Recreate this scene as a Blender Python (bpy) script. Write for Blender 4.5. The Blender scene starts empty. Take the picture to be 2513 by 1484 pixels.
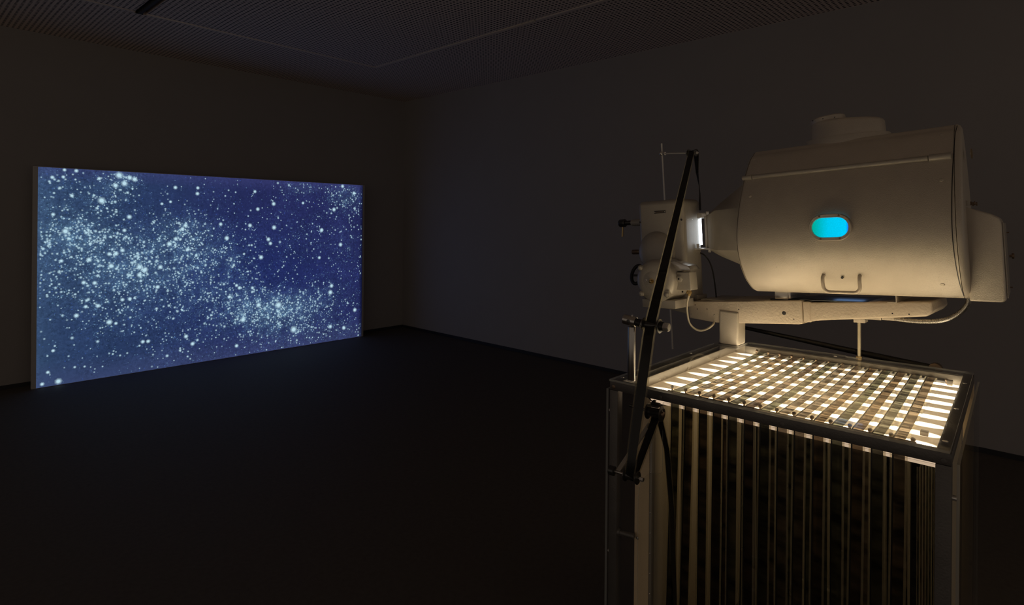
import bpy, bmesh, math, random
import numpy as np
from mathutils import Vector, Matrix

random.seed(4)
rng = np.random.default_rng(7)
SC = bpy.context.scene
COL = SC.collection

# ------------------------------------------------------------------ camera
YAW, ROLL = math.radians(42.8), math.radians(.55)
EYE = Vector((0, 0, 1.6))
FX = 1439.0
FW = Vector((math.cos(YAW), math.sin(YAW), 0))
RT = Vector((math.sin(YAW), -math.cos(YAW), 0))
UP = Vector((0, 0, 1))
IR = RT * math.cos(ROLL) + UP * math.sin(ROLL)
IU = UP * math.cos(ROLL) - RT * math.sin(ROLL)
cd = bpy.data.cameras.new('camera')
cd.sensor_width = 36
cd.lens = FX / 2513 * 36
cd.shift_y = -203.0 / 2513
cd.clip_start = 0.02
cam = bpy.data.objects.new('camera', cd)
COL.objects.link(cam)
m = Matrix((IR, IU, -FW)).transposed().to_4x4()
m.translation = EYE
cam.matrix_world = m
SC.camera = cam

# ------------------------------------------------------------------ world, exposure
w = bpy.data.worlds.new('world')
SC.world = w
w.use_nodes = True
w.node_tree.nodes['Background'].inputs[0].default_value = (1.0, .83, .68, 1)
w.node_tree.nodes['Background'].inputs[1].default_value = .145
SC.view_settings.view_transform = 'Standard'
SC.view_settings.look = 'None'
SC.view_settings.exposure = 0
SC.view_settings.gamma = 1
SC.view_settings.use_curve_mapping = False
SC.cycles.transparent_max_bounces = 48
SC.cycles.max_bounces = 8
SC.cycles.sample_clamp_indirect = 3

# strengths of the lamps
LED_SPOT = 10.5      # hot spots of the light table
LED_BASE = 1.0      # diffuser between the spots
GATE = 1.6         # light leaking at the gate
LEAK = .9          # light leaking below the lamp housing

# ------------------------------------------------------------------ materials
def s2l(c):
    return tuple(((v / 255) / 12.92 if v / 255 <= .04045 else ((v / 255 + .055) / 1.055) ** 2.4) for v in c)

def newmat(name):
    mt = bpy.data.materials.new(name)
    mt.use_nodes = True
    nt = mt.node_tree
    for n in list(nt.nodes):
        nt.nodes.remove(n)
    return mt, nt, nt.nodes.new('ShaderNodeOutputMaterial')

def N(nt, kind, **kw):
    n = nt.nodes.new(kind)
    for k, v in kw.items():
        if k.startswith('i_'):
            n.inputs[k[2:].replace('_', ' ')].default_value = v
        else:
            setattr(n, k, v)
    return n

def pbr(name, col, rough=.5, metal=0.0, bump=0.0, bscale=200, var=.0, vscale=6, spec=.5, coat=0, stretch=None):
    mt, nt, out = newmat(name)
    b = N(nt, 'ShaderNodeBsdfPrincipled')
    b.inputs['Roughness'].default_value = rough
    b.inputs['Metallic'].default_value = metal
    b.inputs['Specular IOR Level'].default_value = spec
    b.inputs['Coat Weight'].default_value = coat
    b.inputs['Base Color'].default_value = (*col, 1)
    tc = N(nt, 'ShaderNodeTexCoord')
    src = tc.outputs['Object']
    if stretch:
        mp = N(nt, 'ShaderNodeMapping')
        mp.inputs['Scale'].default_value = stretch
        nt.links.new(src, mp.inputs[0])
        src = mp.outputs[0]
    if var:
        nz = N(nt, 'ShaderNodeTexNoise', i_Scale=vscale, i_Detail=5.0)
        nt.links.new(src, nz.inputs['Vector'])
        mx = N(nt, 'ShaderNodeMix', data_type='RGBA')
        mx.inputs[6].default_value = (*[c * (1 - var) for c in col], 1)
        mx.inputs[7].default_value = (*[min(1, c * (1 + var)) for c in col], 1)
        nt.links.new(nz.outputs['Fac'], mx.inputs[0])
        nt.links.new(mx.outputs[2], b.inputs['Base Color'])
    if bump:
        nb = N(nt, 'ShaderNodeTexNoise', i_Scale=bscale, i_Detail=2.0)
        nt.links.new(src, nb.inputs['Vector'])
        bp = N(nt, 'ShaderNodeBump')
        bp.inputs['Strength'].default_value = bump
        bp.inputs['Distance'].default_value = .002
        nt.links.new(nb.outputs['Fac'], bp.inputs['Height'])
        nt.links.new(bp.outputs[0], b.inputs['Normal'])
    nt.links.new(b.outputs[0], out.inputs[0])
    return mt

def thin_clear(name, tint, gloss=.12, edge=None, rough=.03):
    """clear sheet: tinted transparency with a fresnel reflection"""
    mt, nt, out = newmat(name)
    t = N(nt, 'ShaderNodeBsdfTransparent'); t.inputs[0].default_value = (*tint, 1)
    g = N(nt, 'ShaderNodeBsdfGlossy'); g.inputs['Roughness'].default_value = rough
    # fresnel of a thin sheet, the same from both sides
    lw = N(nt, 'ShaderNodeLayerWeight'); lw.inputs[0].default_value = .5
    pw = N(nt, 'ShaderNodeMath', operation='POWER'); pw.inputs[1].default_value = 4.5
    nt.links.new(lw.outputs['Facing'], pw.inputs[0])
    ma = N(nt, 'ShaderNodeMath', operation='MULTIPLY_ADD'); ma.inputs[1].default_value = .9; ma.inputs[2].default_value = gloss
    nt.links.new(pw.outputs[0], ma.inputs[0])
    mx = N(nt, 'ShaderNodeMixShader')
    nt.links.new(ma.outputs[0], mx.inputs[0])
    nt.links.new(t.outputs[0], mx.inputs[1]); nt.links.new(g.outputs[0], mx.inputs[2])
    nt.links.new(mx.outputs[0], out.inputs[0])
    return mt

def acryl_edge(name, col, a):
    mt, nt, out = newmat(name)
    t = N(nt, 'ShaderNodeBsdfTransparent')
    d = N(nt, 'ShaderNodeBsdfDiffuse'); d.inputs[0].default_value = (*col, 1)
    tr = N(nt, 'ShaderNodeBsdfTranslucent'); tr.inputs[0].default_value = (*col, 1)
    ad = N(nt, 'ShaderNodeMixShader'); ad.inputs[0].default_value = .5
    mx = N(nt, 'ShaderNodeMixShader'); mx.inputs[0].default_value = a
    nt.links.new(d.outputs[0], ad.inputs[1]); nt.links.new(tr.outputs[0], ad.inputs[2])
    nt.links.new(t.outputs[0], mx.inputs[1]); nt.links.new(ad.outputs[0], mx.inputs[2])
    nt.links.new(mx.outputs[0], out.inputs[0])
    return mt

def film_mat(name, k_=1.0, mixk=.28):
    """developed film: dark, faintly see-through picture area with streaks across the strip"""
    mt, nt, out = newmat(name)
    tc = N(nt, 'ShaderNodeTexCoord')
    oi = N(nt, 'ShaderNodeObjectInfo')
    mp = N(nt, 'ShaderNodeMapping'); mp.inputs['Scale'].default_value = (120, 9, 30)
    nt.links.new(tc.outputs['Object'], mp.inputs[0])
    ad = N(nt, 'ShaderNodeVectorMath', operation='ADD')
    nt.links.new(mp.outputs[0], ad.inputs[0]); nt.links.new(oi.outputs['Random'], ad.inputs[1])
    nz = N(nt, 'ShaderNodeTexNoise', i_Scale=1.0, i_Detail=4.0)
    nt.links.new(ad.outputs[0], nz.inputs['Vector'])
    r1 = N(nt, 'ShaderNodeMapRange'); r1.inputs['From Min'].default_value = .36; r1.inputs['From Max'].default_value = .62
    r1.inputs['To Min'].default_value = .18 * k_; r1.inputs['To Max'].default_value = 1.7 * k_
    nt.links.new(nz.outputs['Fac'], r1.inputs[0])
    rp = N(nt, 'ShaderNodeValToRGB')
    cr = rp.color_ramp
    cr.interpolation = 'CONSTANT'
    cols = [(.125, .091, .057), (.094, .094, .064), (.145, .114, .080), (.080, .057, .038), (.098, .094, .069), (.15, .124, .094), (.09, .066, .049)]
    cr.elements[0].color = (*cols[0], 1)
    cr.elements[1].position = 1 / 7; cr.elements[1].color = (*cols[1], 1)
    for k in range(2, 7):
        e = cr.elements.new(k / 7); e.color = (*cols[k], 1)
    nt.links.new(oi.outputs['Random'], rp.inputs[0])
    vm = N(nt, 'ShaderNodeVectorMath', operation='SCALE')
    nt.links.new(rp.outputs[0], vm.inputs[0]); nt.links.new(r1.outputs[0], vm.inputs['Scale'])
    t = N(nt, 'ShaderNodeBsdfTransparent'); nt.links.new(vm.outputs[0], t.inputs[0])
    g = N(nt, 'ShaderNodeBsdfPrincipled'); g.inputs['Base Color'].default_value = (.012, .011, .010, 1); g.inputs['Roughness'].default_value = .22
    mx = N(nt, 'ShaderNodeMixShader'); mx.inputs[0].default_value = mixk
    tl = N(nt, 'ShaderNodeBsdfTranslucent')
    v2 = N(nt, 'ShaderNodeVectorMath', operation='SCALE'); v2.inputs['Scale'].default_value = .75
    nt.links.new(vm.outputs[0], v2.inputs[0]); nt.links.new(v2.outputs[0], tl.inputs[0])
    m0 = N(nt, 'ShaderNodeMixShader'); m0.inputs[0].default_value = .38
    nt.links.new(t.outputs[0], m0.inputs[1]); nt.links.new(tl.outputs[0], m0.inputs[2])
    nt.links.new(m0.outputs[0], mx.inputs[1]); nt.links.new(g.outputs[0], mx.inputs[2])
    nt.links.new(mx.outputs[0], out.inputs[0])
    return mt

def film_edge_mat(name):
    mt, nt, out = newmat(name)
    t = N(nt, 'ShaderNodeBsdfTransparent'); t.inputs[0].default_value = (.82, .78, .66, 1)
    tr = N(nt, 'ShaderNodeBsdfTranslucent'); tr.inputs[0].default_value = (.62, .56, .42, 1)
    g = N(nt, 'ShaderNodeBsdfPrincipled'); g.inputs['Base Color'].default_value = (.5, .45, .33, 1); g.inputs['Roughness'].default_value = .3
    m1 = N(nt, 'ShaderNodeMixShader'); m1.inputs[0].default_value = .5
    nt.links.new(tr.outputs[0], m1.inputs[1]); nt.links.new(g.outputs[0], m1.inputs[2])
    m2 = N(nt, 'ShaderNodeMixShader'); m2.inputs[0].default_value = .3
    nt.links.new(t.outputs[0], m2.inputs[1]); nt.links.new(m1.outputs[0], m2.inputs[2])
    nt.links.new(m2.outputs[0], out.inputs[0])
    return mt

def emit(name, col, st):
    mt, nt, out = newmat(name)
    e = N(nt, 'ShaderNodeEmission'); e.inputs[0].default_value = (*col, 1); e.inputs[1].default_value = st
    nt.links.new(e.outputs[0], out.inputs[0])
    return mt

M = {}
M['wall'] = pbr('wall_paint', (.40, .375, .36), .9, bump=.25, bscale=90, var=.04, vscale=3)
M['floor'] = pbr('floor_covering', (.115, .098, .082), .75, bump=.4, bscale=300, var=.25, vscale=40, spec=.25)
M['skirt'] = pbr('skirting', (.03, .03, .035), .5)
M['chan'] = pbr('channel_metal', (.95, .80, .66), .5, metal=.0)
M['dark_chan'] = pbr('channel_dark', (.05, .05, .05), .7)
M['paint'] = pbr('hammered_paint', (.60, .54, .455), .40, metal=.22, bump=.42, bscale=400, var=.07, vscale=18, spec=.6)
M['paint_fine'] = pbr('hammered_paint_fine', (.47, .43, .37), .38, metal=.25, bump=.3, bscale=420, var=.06, vscale=25, spec=.6)
M['bedpaint'] = pbr('cast_bed_paint', (.66, .57, .46), .5, metal=.2, bump=.7, bscale=120, var=.08, vscale=30)
M['steel'] = pbr('brushed_steel', (.55, .53, .50), .28, metal=1, bump=.1, bscale=300, stretch=(1, 1, .05))
M['patina'] = pbr('dark_steel_frame', (.17, .16, .15), .5, metal=.6, bump=.3, bscale=180, var=.25, vscale=14)
M['bright'] = pbr('polished_steel', (.78, .75, .70), .24, metal=.75)
M['slideplate'] = pbr('slide_plate', (.22, .25, .30), .36, metal=.9)
M['brass'] = pbr('brass', (.55, .40, .19), .3, metal=1)
M['rodm2'] = pbr('satin_steel', (.72, .69, .64), .4, metal=.35)
M['rodm'] = pbr('plated_rod', (.74, .66, .48), .35, metal=.8)
M['black'] = pbr('black_rubber', (.012, .012, .013), .45)
M['blackmetal'] = pbr('black_metal', (.022, .02, .018), .3, spec=.7, coat=.4)
M['tray'] = pbr('tray_metal', (.46, .42, .36), .45, metal=.4, bump=.15, bscale=300)
M['tank'] = pbr('tank_panel', (.66, .57, .42), .5, metal=.3, bump=.3, bscale=260, var=.05)
M['tank_front'] = pbr('lit_tank_panel', (.88, .70, .46), .6, bump=.3, bscale=260, var=.04)  # tank panel colour made paler, the light on it put into the paint
M['bronze'] = pbr('bronze_pin', (.28, .20, .14), .35, metal=.8)
M['cream'] = pbr('cream_cable', (.62, .55, .42), .45)
M['plate'] = pbr('dark_label', (.05, .045, .04), .35)
M['screen'] = pbr('screen_board', (.62, .60, .58), .85)
M['clear'] = thin_clear('acrylic', (.97, .97, .96), .018)
M['cledge'] = acryl_edge('acrylic_edge', (.75, .76, .72), .55)  # whitish edge faces, the highlight along the sheet edges put into the colour
M['track'] = pbr('film_track', (.006, .006, .006), .3)
M['film'] = film_mat('film_picture')
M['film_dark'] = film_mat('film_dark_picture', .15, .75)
M['filmedge'] = film_edge_mat('film_edge')
M['gate'] = emit('gate_light', (.82, .90, 1.0), GATE)
M['slot'] = emit('gate_slit', (.80, .90, 1.0), 12)
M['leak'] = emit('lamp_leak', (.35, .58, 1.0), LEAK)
M['under'] = emit('added_tray_glow', s2l((255, 226, 180)), .5)  # added glow below the tray, brightens the film edges and tank
M['band'] = emit('table_front_edge', s2l((205, 178, 150)), .95)

def ceiling_mat():
    mt, nt, out = newmat('perforated_ceiling')
    b = N(nt, 'ShaderNodeBsdfPrincipled'); b.inputs['Roughness'].default_value = .7
    tc = N(nt, 'ShaderNodeTexCoord')
    mp = N(nt, 'ShaderNodeMapping'); mp.inputs['Scale'].default_value = (26, 26, 1)
    nt.links.new(tc.outputs['Object'], mp.inputs[0])
    fr = N(nt, 'ShaderNodeVectorMath', operation='FRACTION'); nt.links.new(mp.outputs[0], fr.inputs[0])
    sb = N(nt, 'ShaderNodeVectorMath', operation='SUBTRACT'); sb.inputs[1].default_value = (.5, .5, 0)
    nt.links.new(fr.outputs[0], sb.inputs[0])
    ml = N(nt, 'ShaderNodeVectorMath', operation='MULTIPLY'); ml.inputs[1].default_value = (1, 1, 0)
    nt.links.new(sb.outputs[0], ml.inputs[0])
    ln = N(nt, 'ShaderNodeVectorMath', operation='LENGTH'); nt.links.new(ml.outputs[0], ln.inputs[0])
    r = N(nt, 'ShaderNodeMapRange'); r.inputs['From Min'].default_value = .24; r.inputs['From Max'].default_value = .30
    nt.links.new(ln.outputs['Value'], r.inputs[0])
    mx = N(nt, 'ShaderNodeMix', data_type='RGBA')
    mx.inputs[6].default_value = (.05, .047, .045, 1); mx.inputs[7].default_value = (.90, .75, .66, 1)
    nt.links.new(r.outputs[0], mx.inputs[0]); nt.links.new(mx.outputs[2], b.inputs['Base Color'])
    bp = N(nt, 'ShaderNodeBump'); bp.inputs['Strength'].default_value = .8; bp.inputs['Distance'].default_value = .004
    nt.links.new(r.outputs[0], bp.inputs['Height']); nt.links.new(bp.outputs[0], b.inputs['Normal'])
    nt.links.new(b.outputs[0], out.inputs[0])
    return mt
M['ceiling'] = ceiling_mat()

def window_mat():
    """heat-absorbing glass lit by the lamp: green at the front, cyan towards the back"""
    mt, nt, out = newmat('lit_window_glass')
    tc = N(nt, 'ShaderNodeTexCoord')
    sx = N(nt, 'ShaderNodeSeparateXYZ'); nt.links.new(tc.outputs['Generated'], sx.inputs[0])
    rp = N(nt, 'ShaderNodeValToRGB'); cr = rp.color_ramp
    cr.elements[0].position = .0; cr.elements[0].color = (*s2l((20, 60, 255)), 1)
    cr.elements[1].position = .08; cr.elements[1].color = (*s2l((0, 205, 250)), 1)
    e = cr.elements.new(.55); e.color = (*s2l((0, 200, 238)), 1)
    e = cr.elements.new(.97); e.color = (*s2l((0, 170, 150)), 1)
    nt.links.new(sx.outputs['Y'], rp.inputs[0])
    nz = N(nt, 'ShaderNodeTexVoronoi', i_Scale=300.0); nt.links.new(tc.outputs['Object'], nz.inputs['Vector'])
    r = N(nt, 'ShaderNodeMapRange'); r.inputs['To Min'].default_value = .92; r.inputs['To Max'].default_value = 1.08
    nt.links.new(nz.outputs['Distance'], r.inputs[0])
    em = N(nt, 'ShaderNodeEmission'); nt.links.new(rp.outputs[0], em.inputs[0]); nt.links.new(r.outputs[0], em.inputs[1])
    nt.links.new(em.outputs[0], out.inputs[0])
    return mt
M['window'] = window_mat()

PX0, PX1, PY0, PY1 = 1.681, 2.434, .190, .976     # light table extents
KY = [.880 - .0452 * k for k in range(15)]       # lines of the guide pins
def led_mat():
    """light table: rows of LED spots under a warm diffuser"""
    mt, nt, out = newmat('led_light_table')
    tc = N(nt, 'ShaderNodeTexCoord')
    geo = N(nt, 'ShaderNodeNewGeometry')
    sx = N(nt, 'ShaderNodeSeparateXYZ'); nt.links.new(geo.outputs['Position'], sx.inputs[0])
    def math_(op, a, b=None, c=None):
        n = N(nt, 'ShaderNodeMath', operation=op)
        for i, v in enumerate((a, b, c)):
            if v is None: continue
            if isinstance(v, (int, float)): n.inputs[i].default_value = v
            else: nt.links.new(v, n.inputs[i])
        return n.outputs[0]
    # rows along x with a pitch of 86 mm
    fx = math_('FRACT', math_('DIVIDE', math_('SUBTRACT', sx.outputs['X'], 1.682), .0865))
    dx = math_('ABSOLUTE', math_('SUBTRACT', fx, .5))          # 0 on the row
    # each row a little brighter at its LEDs
    ty = math_('DIVIDE', math_('SUBTRACT', sx.outputs['Y'], KY[-1]), .0452)
    fy = math_('ABSOLUTE', math_('SUBTRACT', math_('FRACT', math_('ADD', ty, .5)), .5))
    inside = math_('MULTIPLY', math_('GREATER_THAN', sx.outputs['Y'], KY[-1] + .0226), math_('LESS_THAN', sx.outputs['Y'], KY[0] - .0226))
    q = math_('MULTIPLY', math_('POWER', math_('MULTIPLY', fy, 1.1), 2.0), inside)
    # end fields: long ellipses fading away from the strips
    endl = math_('MULTIPLY', math_('MAXIMUM', math_('SUBTRACT', sx.outputs['Y'], KY[0]), 0.0), 10.5)
    endr = math_('MULTIPLY', math_('MAXIMUM', math_('SUBTRACT', KY[-1], sx.outputs['Y']), 0.0), 20.0)
    qe = math_('ADD', math_('POWER', endl, 2.0), math_('POWER', endr, 2.0))
    d = math_('ADD', math_('ADD', math_('POWER', math_('MULTIPLY', dx, 3.6), 2.0), q), qe)
    r = N(nt, 'ShaderNodeMapRange', interpolation_type='SMOOTHSTEP'); r.inputs['From Min'].default_value = 1.15; r.inputs['From Max'].default_value = .25
    nt.links.new(d, r.inputs[0])
    mc = N(nt, 'ShaderNodeMix', data_type='RGBA')
    mc.inputs[6].default_value = (*[v * LED_BASE for v in s2l((212, 178, 132))], 1)
    mc.inputs[7].default_value = (LED_SPOT, LED_SPOT * .82, LED_SPOT * .56, 1)
    nt.links.new(r.outputs[0], mc.inputs[0])
    # faint spots between the gaps
    r2 = N(nt, 'ShaderNodeMapRange', interpolation_type='SMOOTHSTEP'); r2.inputs['From Min'].default_value = .34; r2.inputs['From Max'].default_value = .08
    nt.links.new(dx, r2.inputs[0])
    fm = math_('MULTIPLY', math_('MULTIPLY', r2.outputs[0], inside), .0)
    rsq = math_('MULTIPLY', r.outputs[0], r.outputs[0])
    mxx = N(nt, 'ShaderNodeMath', operation='MAXIMUM'); nt.links.new(rsq, mxx.inputs[0]); nt.links.new(fm, mxx.inputs[1])
    nt.links.new(mxx.outputs[0], mc.inputs[0])
    em = N(nt, 'ShaderNodeEmission'); nt.links.new(mc.outputs[2], em.inputs[0])
    nt.links.new(em.outputs[0], out.inputs[0])
    return mt
M['led'] = led_mat()

# ------------------------------------------------------------------ survey helpers
def ray(px, py):
    return FW * FX + IR * (px - 1256.5) + IU * (539 - py)

def at(px, py, ax, v):
    """point on the world plane ax = v"""
    d = ray(px, py); i = 'xyz'.index(ax)
    return EYE + d * ((v - EYE[i]) / d[i])

LY = ray(-127, 646).normalized()                 # optical axis of the projector
LX = LY.cross(UP).normalized()
LZ = LX.cross(LY)
LO = Vector((2.47, .53, 1.6))
ML = Matrix((LX, LY, LZ)).transposed().to_4x4()
ML.translation = LO
ML_INV = ML.inverted()

def la(px, py, ax, v):
    """point, in projector coordinates, on the plane ax = v"""
    e = ML_INV @ EYE; d = ML_INV.to_3x3() @ ray(px, py); i = 'xyz'.index(ax)
    return e + d * ((v - e[i]) / d[i])

# ------------------------------------------------------------------ mesh helpers
class MB:
    lean = False
    def __init__(s, mat4=None):
        s.bm = bmesh.new(); s.m4 = mat4; s.mi = 0
    def _mark(s, faces):
        for f in faces: f.material_index = s.mi
    def box(s, x0, x1, y0, y1, z0, z1, bev=0, seg=2):
        b = bmesh.new()
        bmesh.ops.create_cube(b, size=1)
        for v in b.verts:
            v.co = Vector(((x0 + x1) / 2 + v.co.x * (x1 - x0), (y0 + y1) / 2 + v.co.y * (y1 - y0), (z0 + z1) / 2 + v.co.z * (z1 - z0)))
        if bev: bmesh.ops.bevel(b, geom=b.edges[:], offset=bev, segments=seg, affect='EDGES', profile=.5)
        s.merge(b); return s
    def merge(s, b):
        me = bpy.data.meshes.new('t'); b.to_mesh(me); b.free()
        n0 = len(s.bm.faces)
        s.bm.from_mesh(me); bpy.data.meshes.remove(me)
        s.bm.faces.ensure_lookup_table()
        s._mark(s.bm.faces[n0:])
    def cyl(s, p0, p1, r, r2=None, seg=20, bev=0, caps=True):
        p0, p1 = Vector(p0), Vector(p1); r2 = r if r2 is None else r2
        d = p1 - p0; q = d.to_track_quat('Z', 'Y').to_matrix()
        prof = [(0, r), (d.length, r2)]
        if bev: prof = [(0, r - bev), (bev * .3, r - bev * .3), (bev, r), (d.length - bev, r2), (d.length - bev * .3, r2 - bev * .3), (d.length, r2 - bev)]
        return s.lathe(p0, q, prof, seg, caps)
    def lathe(s, o, q, prof, seg=24, caps=True, sx=1, sy=1):
        rings = []
        for h, r in prof:
            rings.append([s.bm.verts.new(Vector(o) + q @ Vector((math.cos(2 * math.pi * k / seg) * r * sx, math.sin(2 * math.pi * k / seg) * r * sy, h))) for k in range(seg)])
        fs = []
        for a, b in zip(rings, rings[1:]):
            for k in range(seg):
                fs.append(s.bm.faces.new((a[k], a[(k + 1) % seg], b[(k + 1) % seg], b[k])))
        if caps:
            fs.append(s.bm.faces.new(rings[0][::-1])); fs.append(s.bm.faces.new(rings[-1]))
        s._mark(fs); return s
    def lax(s, p0, axis, prof, seg=24, sx=1, sy=1):
        q = Vector(axis).normalized().to_track_quat('Z', 'Y').to_matrix()
        return s.lathe(p0, q, prof, seg, True, sx, sy)
    def tube(s, pts, r, seg=10, caps=True):
        pts = [Vector(p) for p in pts]
        rings = []
        ref = Vector((.3, .1, 1)).normalized()
        for i, p in enumerate(pts):
            d = (pts[min(i + 1, len(pts) - 1)] - pts[max(i - 1, 0)]).normalized()
            u = d.cross(ref).normalized(); v = d.cross(u); ref = -v if (-v).dot(ref) > 0 else v
            u = d.cross(ref).normalized(); v = d.cross(u)
            rr = r[i] if isinstance(r, (list, tuple)) else r
            rings.append([s.bm.verts.new(p + u * math.cos(2 * math.pi * k / seg) * rr + v * math.sin(2 * math.pi * k / seg) * rr) for k in range(seg)])
        fs = []
        for a, b in zip(rings, rings[1:]):
            for k in range(seg): fs.append(s.bm.faces.new((a[k], a[(k + 1) % seg], b[(k + 1) % seg], b[k])))
        if caps: fs.append(s.bm.faces.new(rings[0][::-1])); fs.append(s.bm.faces.new(rings[-1]))
        s._mark(fs); return s
    def loft(s, rings, caps=True):
        vs = [[s.bm.verts.new(Vector(p)) for p in r] for r in rings]
        fs = []; n = len(vs[0])
        for a, b in zip(vs, vs[1:]):
            for k in range(n): fs.append(s.bm.faces.new((a[k], a[(k + 1) % n], b[(k + 1) % n], b[k])))
        if caps: fs.append(s.bm.faces.new(vs[0][::-1])); fs.append(s.bm.faces.new(vs[-1]))
        s._mark(fs); return s
    def prism(s, poly, ax, a, b, bev=0, seg=2):
        """poly in the two other axes (in order), run along ax from a to b"""
        i = 'xyz'.index(ax); o = [k for k in range(3) if k != i]
        def mk(p, t):
            v = [0, 0, 0]; v[i] = t; v[o[0]] = p[0]; v[o[1]] = p[1]; return v
        t = MB(); t.loft([[mk(p, a) for p in poly], [mk(p, b) for p in poly]])
        bmesh.ops.recalc_face_normals(t.bm, faces=t.bm.faces[:])
        if bev: bmesh.ops.bevel(t.bm, geom=t.bm.edges[:], offset=bev, segments=seg, affect='EDGES', profile=.5, clamp_overlap=True)
        s.merge(t.bm); return s
    def quad(s, *p):
        s._mark([s.bm.faces.new([s.bm.verts.new(Vector(q)) for q in p])]); return s
    def ball(s, c, r, seg=12, sc=(1, 1, 1)):
        b = bmesh.new(); bmesh.ops.create_uvsphere(b, u_segments=seg, v_segments=max(6, seg // 2), radius=r)
        for v in b.verts: v.co = Vector((v.co.x * sc[0], v.co.y * sc[1], v.co.z * sc[2])) + Vector(c)
        s.merge(b); return s
    def mesh(s, name, mats, org, recalc=True):
        if MB.lean:      # the cabinet is a touch higher at its right-hand end
            for v in s.bm.verts: v.co.z *= 1 + .0105 * (.6 - v.co.y); v.co.y += .036 * (v.co.x - 1.58) * (1.03 - v.co.y) / .87
        if s.m4 is not None: bmesh.ops.transform(s.bm, matrix=s.m4, verts=s.bm.verts[:])
        bmesh.ops.translate(s.bm, vec=-Vector(org), verts=s.bm.verts[:])
        if recalc: bmesh.ops.recalc_face_normals(s.bm, faces=s.bm.faces[:])
        for f in s.bm.faces: f.smooth = True
        for e in s.bm.edges:
            if len(e.link_faces) == 2 and e.calc_face_angle(0) > math.radians(38): e.smooth = False
        me = bpy.data.meshes.new(name); s.bm.to_mesh(me); s.bm.free()
        for mt in (mats if isinstance(mats, (list, tuple)) else [mats]): me.materials.append(mt)
        return me

def LB(): return MB(ML)

def worg(p):
    o = Vector((0, 0, 0))
    while p is not None:
        o += p.location; p = p.parent
    return o

def part(name, mb, mat, parent, label=None, kind=None, recalc=True):
    o = bpy.data.objects.new(name, mb.mesh(name, mat, worg(parent), recalc))
    COL.objects.link(o); o.parent = parent
    if label: o['label'] = label
    if kind: o['kind'] = kind
    return o

def again(o, off, name=None):
    """another piece sharing the mesh of o, moved by off"""
    c = o.copy(); COL.objects.link(c); c.location = o.location + Vector(off); return c

def thing(name, loc, label, cat, group=None):
    o = bpy.data.objects.new(name, None); o.location = loc; o.empty_display_size = .05
    COL.objects.link(o); o['label'] = label; o['category'] = cat
    if group: o['group'] = group
    return o

def struct(name, mb, mat, parent=None):
    o = bpy.data.objects.new(name, mb.mesh(name, mat, worg(parent)))
    COL.objects.link(o)
    if parent: o.parent = parent
    else: o['kind'] = 'structure'
    return o

# ================================================================== THE ROOM
XR, YL, ZC = 5.272, 7.072, 3.326
X0, Y0 = -3.6, -3.4
struct('floor', MB().box(X0, XR + .2, Y0, YL + .2, -.1, 0), M['floor'])
struct('wall_left', MB().box(X0, XR, YL, YL + .2, 0, ZC), M['wall'])
struct('wall_right', MB().box(XR, XR + .2, Y0, YL + .2, 0, ZC), M['wall'])
# ceiling: a recessed inner field and a border, split by the service channels
CX0, CX1, CY1 = 1.50, 3.83, 5.70
cw = .045
ce = struct('ceiling', MB().box(X0, XR + .2, Y0, YL + .2, ZC + .05, ZC + .15), M['dark_chan'])
for (a, b, c, d) in ((X0, XR, CY1 + cw, YL), (CX1 + cw, XR, Y0, CY1 + cw), (CX0 + cw, CX1 - .005, Y0, CY1 - .005), (X0, CX0 - cw, Y0, CY1 - .005)):
    part('ceiling_panel', MB().box(a, b, c, d, ZC, ZC + .05), M['ceiling'], ce)
struct('trim_1', MB().box(CX0 + cw, CX1 + .03, CY1 + .002, CY1 + cw - .008, ZC - .004, ZC + .03, .002), M['chan'])
struct('trim_2', MB().box(CX1 + .002, CX1 + cw - .008, 3.32, CY1 - .001, ZC - .004, ZC + .03, .002), M['chan'])
struct('trim_3', MB().box(CX1 + .002, CX1 + cw - .008, Y0, 3.30, ZC - .007, ZC + .03, .002), M['chan'])
struct('trim_4', MB().box(X0, CX0 - cw, CY1 + .002, CY1 + cw - .008, ZC - .004, ZC + .03, .002), M['chan'])
struct('trim_5', MB().box(CX0 - .014, CX0 + .014, Y0, CY1 + .04, ZC - .006, ZC + .03, .002), M['dark_chan'])
struct('baseboard_left', MB().box(X0, XR - .012, YL - .012, YL, 0, .035), M['skirt'])
struct('baseboard_right', MB().box(XR - .012, XR, Y0, YL, 0, .035), M['skirt'])

# ================================================================== PROJECTION SCREEN
SX0, SX1, SY, SZ = .962, 4.482, 6.882, 2.052
scr = thing('projection_screen', ((SX0 + SX1) / 2, SY + .03, 0), 'large white projection screen standing on the floor against the left wall', 'screen')
part('screen_board', MB().box(SX0, SX1, SY, SY + .045, 0, SZ, .002), M['screen'], scr)
for x in (1.5, 2.7, 3.9):
    part('rear_strut', MB().box(x, x + .05, SY + .0455, YL - .0005, 1.2, 1.25), M['screen'], scr)

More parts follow.
